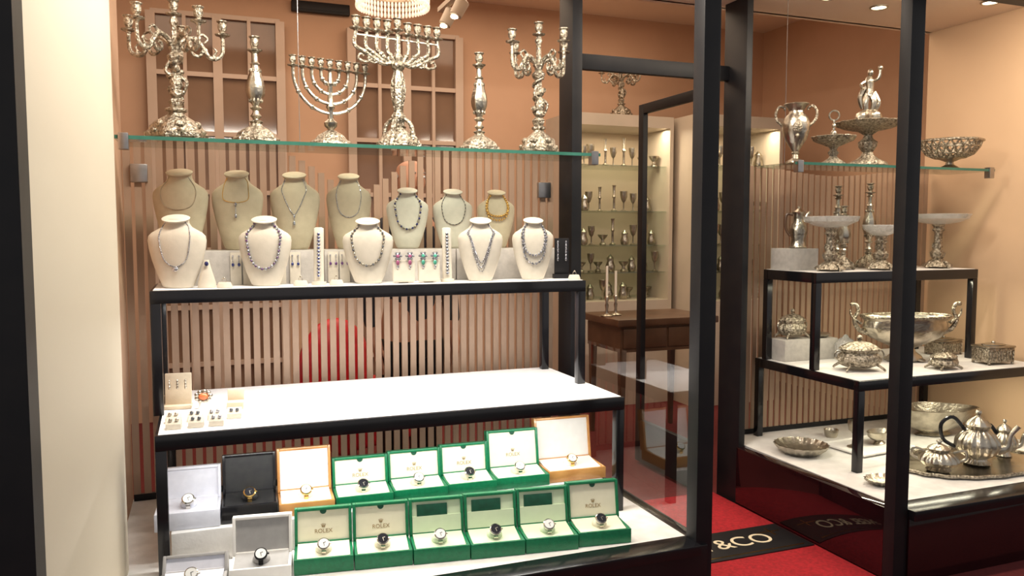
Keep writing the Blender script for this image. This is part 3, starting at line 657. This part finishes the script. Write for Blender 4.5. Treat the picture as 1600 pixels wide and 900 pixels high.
def casket(name,label,loc,w,d,h,rz=0,cat="box",foot=True):
    o=thing(name,label,cat,loc,rz)
    b=MB().lathe([(.30,.10),(.42,.16),(.49,.30),(.46,.42),(.38,.50),(.43,.56),(.43,.58)],48,Matrix.Diagonal((w,d,h,1)),(12,.05))
    for sx in(-1,1):
        for sy in(-1,1): b.tube(sm([(sx*w*.3,sy*d*.3,h*.2),(sx*w*.42,sy*d*.4,h*.08),(sx*w*.45,sy*d*.42,.004)],4),[.008,.005],6)
    part(o,"body",b,SILC)
    part(o,"lid",MB().lathe([(.44,.585),(.45,.61),(.36,.70),(.22,.78),(.06,.82),(.03,.85),(.07,.90),(.06,.96),(0,1.0)],48,Matrix.Diagonal((w,d,h,1)),(12,.05)),SILC)
    for s in(-1,1): part(o,"handle",MB().tube(sm([(s*w*.47,0,h*.28),(s*w*.58,0,h*.40),(s*w*.52,0,h*.55),(s*w*.44,0,h*.5)],4),[.005,.004],6),SIL)
    return o
casket("lidded_casket","bombe silver lidded casket on riser block",(3.18,3.735,ZL+.121),.18,.13,.175)
solo("shallow_dish","low round silver dish lying on riser block","dish",MB().lathe([(.04,0),(.06,.004),(.075,.018),(.08,.022),(.074,.022),(.05,.010),(0,.008)],32,None,(12,.03)),SIL,(3.36,3.735,ZL+.121))
casket("lidded_casket","footed bombe silver sugar casket with side handles",(3.26,3.30,ZL),.235,.18,.19,-.3)
hollow("glass_jar","cut glass jar with silver rim","jar",(3.47,3.62,ZL),[(.05,0),(.055,.01),(.06,.05),(.058,.09),(.04,.115),(.02,.125),(.012,.14),(0,.145)],GLS,(12,.03))
bw=thing("centrepiece_bowl","large silver centrepiece bowl with swan-neck handles","bowl",(3.72,3.43,ZL),-.3,None,1.1)
part(bw,"bowl",MB().lathe([(.09,.004),(.10,.012),(.09,.03),(.06,.05),(.05,.07),(.10,.09),(.19,.13),(.225,.18),(.215,.215),(.235,.235),(.23,.238),(.20,.21),(.19,.17),(.1,.11),(0,.10)],40,None,(10,.025),1,.50),SIL)
f4=MB()
for i in range(4): f4.ell((.10*math.cos(i*pi/2+pi/4),.055*math.sin(i*pi/2+pi/4),.01),(.02,.016,.010))
part(bw,"feet",f4,SILC)
part(bw,"rim_band",MB().tube([(.233*math.cos(a*pi/32),.233*.50*math.sin(a*pi/32),.237) for a in range(64)],.008,6,None,True),SILC)
for s in(-1,1):
    q=MB().tube(sm([(s*.20,0,.15),(s*.25,0,.17),(s*.275,0,.22),(s*.255,0,.265),(s*.27,0,.30),(s*.295,0,.295)],6),[.014,.012,.010,.010,.007],8).ell((s*.285,0,.30),(.016,.010,.011))
    q.tube(sm([(s*.24,0,.20),(s*.29,0,.24),(s*.30,0,.275)],4),[.016,.004],6,None,False,.5); part(bw,"handle",q,SILC)
casket("lidded_pot","small squat silver lidded pot with feet",(3.72,3.17,ZL),.17,.13,.11)
def jbox(label,loc,w,d,h,rz=0):
    o=thing("jewellery_casket",label,"box",loc,rz); b=MB().box((0,0,h*.42),(w,d,h*.64),None,.006)
    for sx in(-1,1):
        for sy in(-1,1): b.ell((sx*w*.45,sy*d*.45,.008),.009,7,5)
    for i in range(9):
        b.tube([(-w/2+w*(i+.5)/9,-d/2-.001,h*.2),(-w/2+w*(i+.5)/9,-d/2-.001,h*.62)],.003,5)
    part(o,"body",b,SILC); part(o,"lid",MB().box((0,0,h*.79),(w*1.04,d*1.06,h*.09),None,.004).ell((0,0,h*.86),(w*.4,d*.4,h*.07)),SIL); part(o,"knob",MB().ell((0,0,h*.95),.01),SIL); return o
jbox("rectangular engraved silver box with domed lid",(4.16,3.55,ZL),.19,.12,.11,.1)
jbox("rectangular fluted silver casket with flat lid",(4.13,3.20,ZL),.18,.12,.125,-.1)
ZP=FZ+.001
solo("fluted_dish","round fluted silver dish on the white plinth","dish",MB().lathe([(.06,0),(.09,.004),(.125,.03),(.143,.055),(.139,.056),(.118,.03),(.08,.010),(0,.008)],60,None,(20,.035)),SIL,(3.01,3.44,ZP),0,None)
solo("serving_plate","square white porcelain plate under silver pieces","plate",MB().bb(-.20,.20,-.14,.14,.006,.012,bev=.002).bb(-.12,.12,-.08,.08,0,.006).tube([(-.20,-.14,.014),(.20,-.14,.014),(.20,.14,.014),(-.20,.14,.014)],.006,6,None,True),LWH,(3.44,3.40,ZP),.1)
hollow("goblet","small silver goblet standing on a white plate","goblet",(3.34,3.40,ZP+.013),[(.035,0),(.037,.004),(.012,.015),(.008,.07),(.012,.08),(.03,.095),(.036,.13),(.034,.15),(.031,.15),(.032,.13),(0,.095)],SIL)
hollow("sauce_boat","little silver sauce boat with curled handle","sauce boat",(3.52,3.40,ZP+.013),[(.03,0),(.035,.006),(.02,.02),(.04,.03),(.06,.05),(.066,.075),(.063,.076),(.05,.05),(0,.035)],SIL,None,.2,[("handle",MB().tube(sm([(.08,0,.07),(.115,0,.10),(.12,0,.06),(.08,0,.04)],5),.004,7),SIL)],1.4,.75)
hollow("salt_cellar","tiny round silver salt cellar on the plinth","salt cellar",(3.42,3.66,ZP),[(.03,0),(.035,.01),(.04,.03),(.042,.045),(.038,.045),(.03,.02),(0,.015)],SIL)
hollow("boat_bowl","large boat-shaped silver bread bowl with waved rim","bowl",(4.02,3.48,ZP),[(.06,0),(.07,.008),(.05,.02),(.09,.05),(.13,.10),(.155,.15),(.165,.165),(.160,.168),(.125,.11),(.08,.06),(0,.04)],SIL,(4,.07),-.3,None,1.55,.85)
tr=thing("serving_tray","oval silver serving tray with chased border","tray",(3.69,2.97,ZP),.0)
part(tr,"tray_floor",MB().lathe([(.36,0),(.385,.004),(.40,.012),(.395,.014),(.37,.008),(0,.006)],56,None,(18,.015),1.05,.62),SILD)
part(tr,"border",MB().tube([(1.05*.40*(1+.015*math.cos(18*a*pi/60))*math.cos(a*pi/60),.62*.40*(1+.015*math.cos(18*a*pi/60))*math.sin(a*pi/60),.014) for a in range(120)],.009,6,None,True),SILC)
def pot(name,label,loc,R,h,rz,handle=DWOOD,spout=True,cat="teapot"):
    o=thing(name,label,cat,loc,rz)
    part(o,"body",MB().lathe([(R*.5,.0),(R*.62,.006),(R*.44,.02),(R*.42,.03),(R*.8,h*.2),(R,h*.34),(R*.97,h*.44),(R*.74,h*.56),(R*.46,h*.64),(R*.54,h*.70)],96,None,(16,.045)),SIL)
    part(o,"lid",MB().lathe([(R*.55,h*.70),(R*.57,h*.72),(R*.4,h*.80),(R*.15,h*.86),(R*.08,h*.89),(R*.16,h*.94),(R*.12,h*.98),(0,h)],48,None,(12,.03)),SIL)
    if spout:
        part(o,"spout",MB().tube(sm([(R*.85,0,h*.28),(R*1.25,0,h*.34),(R*1.40,0,h*.56),(R*1.72,0,h*.74)],6),[.024*R/.09,.016*R/.09,.011*R/.09,.012*R/.09],10),SIL)
        part(o,"handle",MB().tube(sm([(-R*.6,0,h*.62),(-R*1.1,0,h*.82),(-R*1.6,0,h*.68),(-R*1.5,0,h*.40),(-R*.95,0,h*.28)],6),.010,8),handle)
    else:
        for s in(-1,1): part(o,"handle",MB().tube(sm([(s*R*.7,0,h*.6),(s*R*1.2,0,h*.68),(s*R*1.3,0,h*.45),(s*R*.98,0,h*.34)],6),.007,8),handle)
    return o
pot("teapot","silver teapot with curved spout and dark handle",(3.71,2.94,ZP+.008),.105,.285,-.75,BLACK)
pot("sugar_bowl","lidded silver sugar bowl with two handles",(3.42,2.92,ZP+.008),.094,.16,-.7,SIL,False,"sugar bowl")
pot("cream_jug","small silver cream jug beside the teapot",(3.97,2.99,ZP+.008),.065,.20,-.6,BLACK,True,"jug")
solo("shell_dish","small fluted shell-shaped silver dish","dish",MB().lathe([(.04,0),(.06,.004),(.085,.02),(.095,.03),(.09,.031),(.06,.012),(0,.008)],48,None,(16,.07),1,.8),SIL,(3.01,2.87,ZP))
# ------------------------------------------------------------ interior
cabs=[(3.42,6.45,.50,"tall lit glass display cabinet full of silver cups"),(4.42,6.15,.45,"separate tall lit showcase with silver cups")]
GP=[[(.03,0),(.032,.004),(.008,.015),(.006,.08),(.02,.10),(.034,.14),(.036,.19),(.033,.19),(0,.11)],
    [(.03,0),(.04,.01),(.045,.05),(.03,.09),(.035,.12),(.02,.14),(0,.16)],
    [(.03,0),(.035,.01),(.016,.03),(.016,.05),(.042,.08),(.050,.10),(.047,.102),(0,.07)],
    [(.03,0),(.036,.006),(.012,.02),(.010,.12),(.018,.14),(.010,.16),(.016,.24),(.020,.25),(0,.25)]]
gm=[MB().lathe(p,16).mesh("goblet",SIL) for p in GP]
nm=["goblet","silver_pot","footed_dish","candlestick"]; lb=["silver goblet standing on a lit cabinet shelf","small silver pot standing on a lit cabinet shelf","low footed silver dish on a cabinet shelf","plain silver candlestick on a lit cabinet shelf"]; ct=["goblet","pot","dish","candlestick"]
for cx,cy,W,lab in cabs:
    cab=thing("display_cabinet",lab,"cabinet",(cx,cy,0),0,"lit display cabinets")
    part(cab,"cabinet_body",MB().bb(-W,W,-.25,.30,0,.93).bb(-W,W,-.25,.30,2.45,2.55).bb(-W,-W+.035,-.25,.30,.93,2.45).bb(W-.035,W,-.25,.30,.93,2.45),WPAINT)
    part(cab,"back_panel",bx(-W+.035,W-.035,.27,.30,.93,2.45),CABB)
    for z in(1.18,1.42,1.72,2.12): part(cab,"shelf",bx(-W+.035,W-.035,-.2,.27,z-.008,z),SHG)
    for z in(.931,1.181,1.421,1.721,2.121):
        n=int((2*W-.12)/.11)
        for i in range(n+1):
            k=random.choice([0,0,1,2,3]) if z>1.4 else random.choice([0,1,2])
            solo(nm[k],lb[k],ct[k],gm[k],SIL,(cx-W+.09+(2*W-.18)*i/n,cy-.03+random.uniform(-.08,.08),z),0,"silver pieces in the lit cabinets",random.uniform(.85,1.0))
candelabra("tall silver candelabra standing on top of the cabinet",(3.50,6.40,2.552),.50,.40,.2,5,.3)["group"]="silver on cabinet"
dk=thing("writing_desk","dark brown wooden writing desk inside the shop","desk",(3.12,5.25,0),0)
part(dk,"desktop",bx(-.42,.42,-.3,.3,.87,.92,bev=.008),DWOOD); part(dk,"drawer_case",bx(-.38,.38,-.26,.26,.68,.87),DWOOD)
for sx in(-1,1):
    for sy in(-1,1): part(dk,"leg",MB().loft([(0,.02,.02,0),(.68,.034,.034,0)],4,Tr(sx*.35,sy*.23,0)@Rz(pi/4)),DWOOD)
for i in range(2): part(dk,"drawer",bx(-.36+.37*i,-.01+.37*i,-.272,-.258,.71,.85,bev=.004),DWOOD)
for i,(x,s) in enumerate(((2.74,.22),(2.84,.18))):
    o=thing("candlestick","slim candlestick with white candle on the desk","candlestick",(x,5.2+.05*i,.921),0,"candlesticks on the desk")
    part(o,"stick",MB().lathe([(.04,0),(.045,.006),(.015,.02),(.009,.05),(.015,.08),(.008,.1),(.018,.14),(.014,.15),(0,.15)],16),SIL); part(o,"candle",MB().tube([(0,0,.15),(0,0,.15+s)],.009,10),CANDLE)
ac=thing("armchair","rounded red leather armchair behind the slatted screen","armchair",(.90,5.0,0),.5,None,.88)
part(ac,"seat",MB().box((0,0,.38),(.60,.6,.2),None,.05,True),REDL); part(ac,"backrest",MB().ell((0,.30,.74),(.32,.12,.38),20,14),REDL)
for s in(-1,1): part(ac,"armrest",MB().box((s*.34,0,.46),(.14,.62,.38),None,.05,True),REDL)
for sx in(-1,1):
    for sy in(-1,1): part(ac,"leg",MB().lathe([(.016,0),(.026,.28)],10,Tr(sx*.27,sy*.24,0)),DWOOD)
solo("air_vent","black slotted air conditioning vent on back wall","vent",MB().bb(-.24,.24,-.05,0,0,.09,bev=.01).bb(-.22,.22,-.055,-.045,.02,.03),BLACKM,(.96,6.995,3.36))
ch=thing("chandelier","round glowing crystal fringe chandelier on the ceiling","chandelier",(1.33,5.9,3.15),0,None,.9)
part(ch,"ceiling_rose",MB().lathe([(.08,.44),(.09,.49),(0,.498)],20).tube([(0,0,.3),(0,0,.46)],.01,8),SIL)
part(ch,"frame_ring",MB().tube([(.29*math.cos(a*pi/24),.29*math.sin(a*pi/24),.16) for a in range(48)],.012,6,None,True).tube([(.20*math.cos(a*pi/24),.20*math.sin(a*pi/24),.30) for a in range(48)],.012,6,None,True).tube([(-.29,0,.16),(0,0,.32),(.29,0,.16)],.006).tube([(0,-.29,.16),(0,0,.32),(0,.29,.16)],.006),SIL)
cr=MB()
for i in range(60):
    a=2*pi*i/60
    for r,z,n in((.29,.15,3),(.20,.29,3)):
        for j in range(n): cr.ell((r*math.cos(a),r*math.sin(a),z-.045*j-.02),(.012,.012,.026),5,4)
oc=part(ch,"crystal_fringe",cr,CRYS); oc["kind"]="stuff"
o=thing("track_lights","white ceiling track with two tilted spotlight heads","spotlight",(1.52,5.0,2.90))
part(o,"track",MB().bb(-.02,.02,-.3,.3,.11,.14).tube([(0,0,.14),(0,0,.70)],.008,8),WPAINT)
for yy in(-.12,.12):
    hd=part(o,"lamp_head",MB().lathe([(.02,-.06),(.04,-.05),(.045,.05),(.03,.06),(0,.06)],16,Tr(0,yy,.03)@Ry(.5)).tube([(0,yy,.04),(0,yy,.12)],.008),WPAINT)
    part(hd,"bulb",MB().ell((-.028,yy,-.022),(.028,.028,.014)),LAMP)
sp=None
for x,y in((3.21,3.55),(3.62,3.60),(3.74,3.2),(4.12,3.3),(2.25,3.2),(.1,3.0),(.7,3.0),(1.3,3.0)):
    if sp is None:
        sp=thing("recessed_spotlight","small round glowing spotlight recessed in the ceiling","spotlight",(x,y,2.82),0,"recessed ceiling spotlights")
        part(sp,"trim_ring",MB().tube([(.045*math.cos(a*pi/12),.045*math.sin(a*pi/12),-.004) for a in range(24)],.006,6,None,True),SIL); part(sp,"lamp",MB().lathe([(.0,-.004),(.038,-.003),(.038,-.001)],20),LAMP)
    else: clone(sp,(x,y,2.82))
dc=thing("security_camera","dome security camera on the recess ceiling","camera",(2.22,3.5,2.82)); part(dc,"housing",MB().lathe([(.07,-.06),(.075,-.03),(.075,0)],24),WPAINT); part(dc,"dome",MB().ell((0,0,-.06),(.058,.058,.055),16,10),DIALB)
# ------------------------------------------------------------ person behind the screen
pe=thing("person","bald man in dark shirt standing behind the slatted screen","person",(1.045,4.28,0),.25)
J=[((0,0,1.0),.13),((0,0,1.2),.13),((0,0,1.42),.16),((0,.01,1.58),.10),((0,0,1.66),.06),((0,-.01,1.73),.065),((0,-.02,1.80),(.082,.095)),((0,-.01,1.87),(.083,.098)),((0,0,1.925),(.06,.07))]
E=[(0,1),(1,2),(2,3),(3,4),(4,5),(5,6),(6,7),(7,8)]
for s in(-1,1):
    b=len(J); J+=[((s*.2,.01,1.53),.06),((s*.25,.02,1.25),.045),((s*.24,-.06,.98),.032),((s*.235,-.08,.92),(.02,.036))]; E+=[(3,b),(b,b+1),(b+1,b+2),(b+2,b+3)]
    for f,(dy,l) in enumerate(((-.03,.085),(-.01,.095),(.01,.09),(.03,.075))):
        q=len(J); J+=[((s*.235,-.08+dy,.885),.010),((s*.228,-.085+dy,.885-l*.5),.009),((s*.215,-.09+dy,.885-l),.007)]; E+=[(b+3,q),(q,q+1),(q+1,q+2)]
    q=len(J); J+=[((s*.225,-.125,.91),.011),((s*.215,-.145,.87),.009)]; E+=[(b+3,q),(q,q+1)]
    b=len(J); J+=[((s*.1,0,.92),.10),((s*.11,-.01,.52),.065),((s*.11,.02,.10),.042),((s*.12,-.08,.035),(.04,.035)),((s*.12,-.16,.03),(.038,.028))]; E+=[(0,b),(b,b+1),(b+1,b+2),(b+2,b+3),(b+3,b+4)]
def addskin(name,J,E,m):
    me=bpy.data.meshes.new(name); me.from_pydata([j[0] for j in J],E,[])
    bm=bmesh.new(); bm.from_mesh(me); L=bm.verts.layers.skin.verify()
    for i,v in enumerate(bm.verts):
        r=J[i][1]; v[L].radius=r if isinstance(r,tuple) else (r,r); v[L].use_root=(i==0)
    bm.to_mesh(me); bm.free(); me.materials.append(m)
    o=bpy.data.objects.new(name,me); C.objects.link(o); md=o.modifiers.new("s","SKIN"); md.use_smooth_shade=True
    d=o.modifiers.new("d","SUBSURF"); d.levels=2; d.render_levels=2
    bpy.context.view_layer.update(); n=bpy.data.meshes.new_from_object(o.evaluated_get(bpy.context.evaluated_depsgraph_get())); bpy.data.objects.remove(o); n.polygons.foreach_set("use_smooth",[True]*len(n.polygons)); n.name=name; return n
part(pe,"body",addskin("body",J,E,SKIN),SKIN)
JS=[((0,0,.98),.145),((0,0,1.2),.145),((0,0,1.42),.175),((0,.01,1.585),.105)]; ES=[(0,1),(1,2),(2,3)]
for s in(-1,1):
    b=len(JS); JS+=[((s*.205,.01,1.53),.07),((s*.252,.02,1.25),.056),((s*.245,-.05,1.02),.043)]; ES+=[(3,b),(b,b+1),(b+1,b+2)]
part(pe,"shirt",addskin("shirt",JS,ES,SHIRT),SHIRT)
JT=[((0,0,1.0),.14)]; ET=[]
for s in(-1,1):
    b=len(JT); JT+=[((s*.1,0,.9),.112),((s*.11,-.01,.52),.08),((s*.11,.02,.09),.06)]; ET+=[(0,b),(b,b+1),(b+1,b+2)]
part(pe,"trousers",addskin("trousers",JT,ET,BLACKM),BLACKM)
part(pe,"nose",MB().loft([(1.785,.018,.014,-.118),(1.80,.015,.016,-.118),(1.835,.008,.010,-.106)],12),SKIN)
for s in(-1,1):
    part(pe,"ear",MB().ell((s*.086,0,1.815),(.010,.020,.032)),SKIN); part(pe,"eye",MB().ell((s*.032,-.098,1.835),(.013,.010,.008)),DIALW)
    part(pe,"eyebrow",MB().tube([(s*.016,-.108,1.855),(s*.048,-.098,1.857)],.004,6),HAIR)
part(pe,"mouth",MB().ell((0,-.105,1.763),(.024,.008,.006)),PINK)
part(pe,"hair",MB().tube([(.088*math.sin(a),-.005+.098*math.cos(a),1.84) for a in [(-100+20*i)*pi/180 for i in range(11)]],.012,8),HAIR)
# ------------------------------------------------------------ lights
def area(name,loc,sx,sy,e,col,rot=(0,0,0)):
    l=bpy.data.lights.new(name,"AREA"); l.shape='RECTANGLE'; l.size=sx; l.size_y=sy; l.energy=e; l.color=col
    o=bpy.data.objects.new(name,l); C.objects.link(o); o.location=loc; o.rotation_euler=rot; return o
area("bay_light",(.80,2.74,2.80),1.7,.10,62,(1,.92,.80),(.3,0,0))
area("bay_light_side",(3.5,2.80,2.80),1.2,.10,29,(1,.86,.68),(.28,0,0))
area("upper_table_fill",(.72,3.335,1.262),1.7,.02,10,(1,.99,.98),(0,0,0))  # added fill to brighten the white tabletop, no fixture there
area("under_table_fill",(.74,3.02,.775),1.7,.02,6.5,(1,.98,.93),(.25,0,0))  # added fill, lifts the back row of watch boxes out of shadow
area("under_table_fill_side",(3.7,3.2,.74),1.0,.03,4.5,(1,.93,.70),(0,0,0))  # invented fill that brightens the lower part of the right bay
area("upper_table_fill_side",(3.6,3.42,1.262),1.0,.03,4.5,(1,.93,.68),(0,0,0))  # added fill above the lower silver, not a fitted lamp
area("shop_light",(1.6,5.4,3.55),4.5,2.0,88,(1,.77,.56))
area("cabinet_light",(3.42,6.28,2.44),.9,.05,8,(1,.85,.6))
area("showcase_light",(4.42,5.98,2.44),.8,.05,7,(1,.85,.6))
area("lobby_light",(2.3,3.2,2.81),.5,.3,7,(1,.85,.7))
w=bpy.data.worlds.new("world"); bpy.context.scene.world=w; w.use_nodes=True
w.node_tree.nodes["Background"].inputs[0].default_value=(1,.96,.94,1); w.node_tree.nodes["Background"].inputs[1].default_value=.48
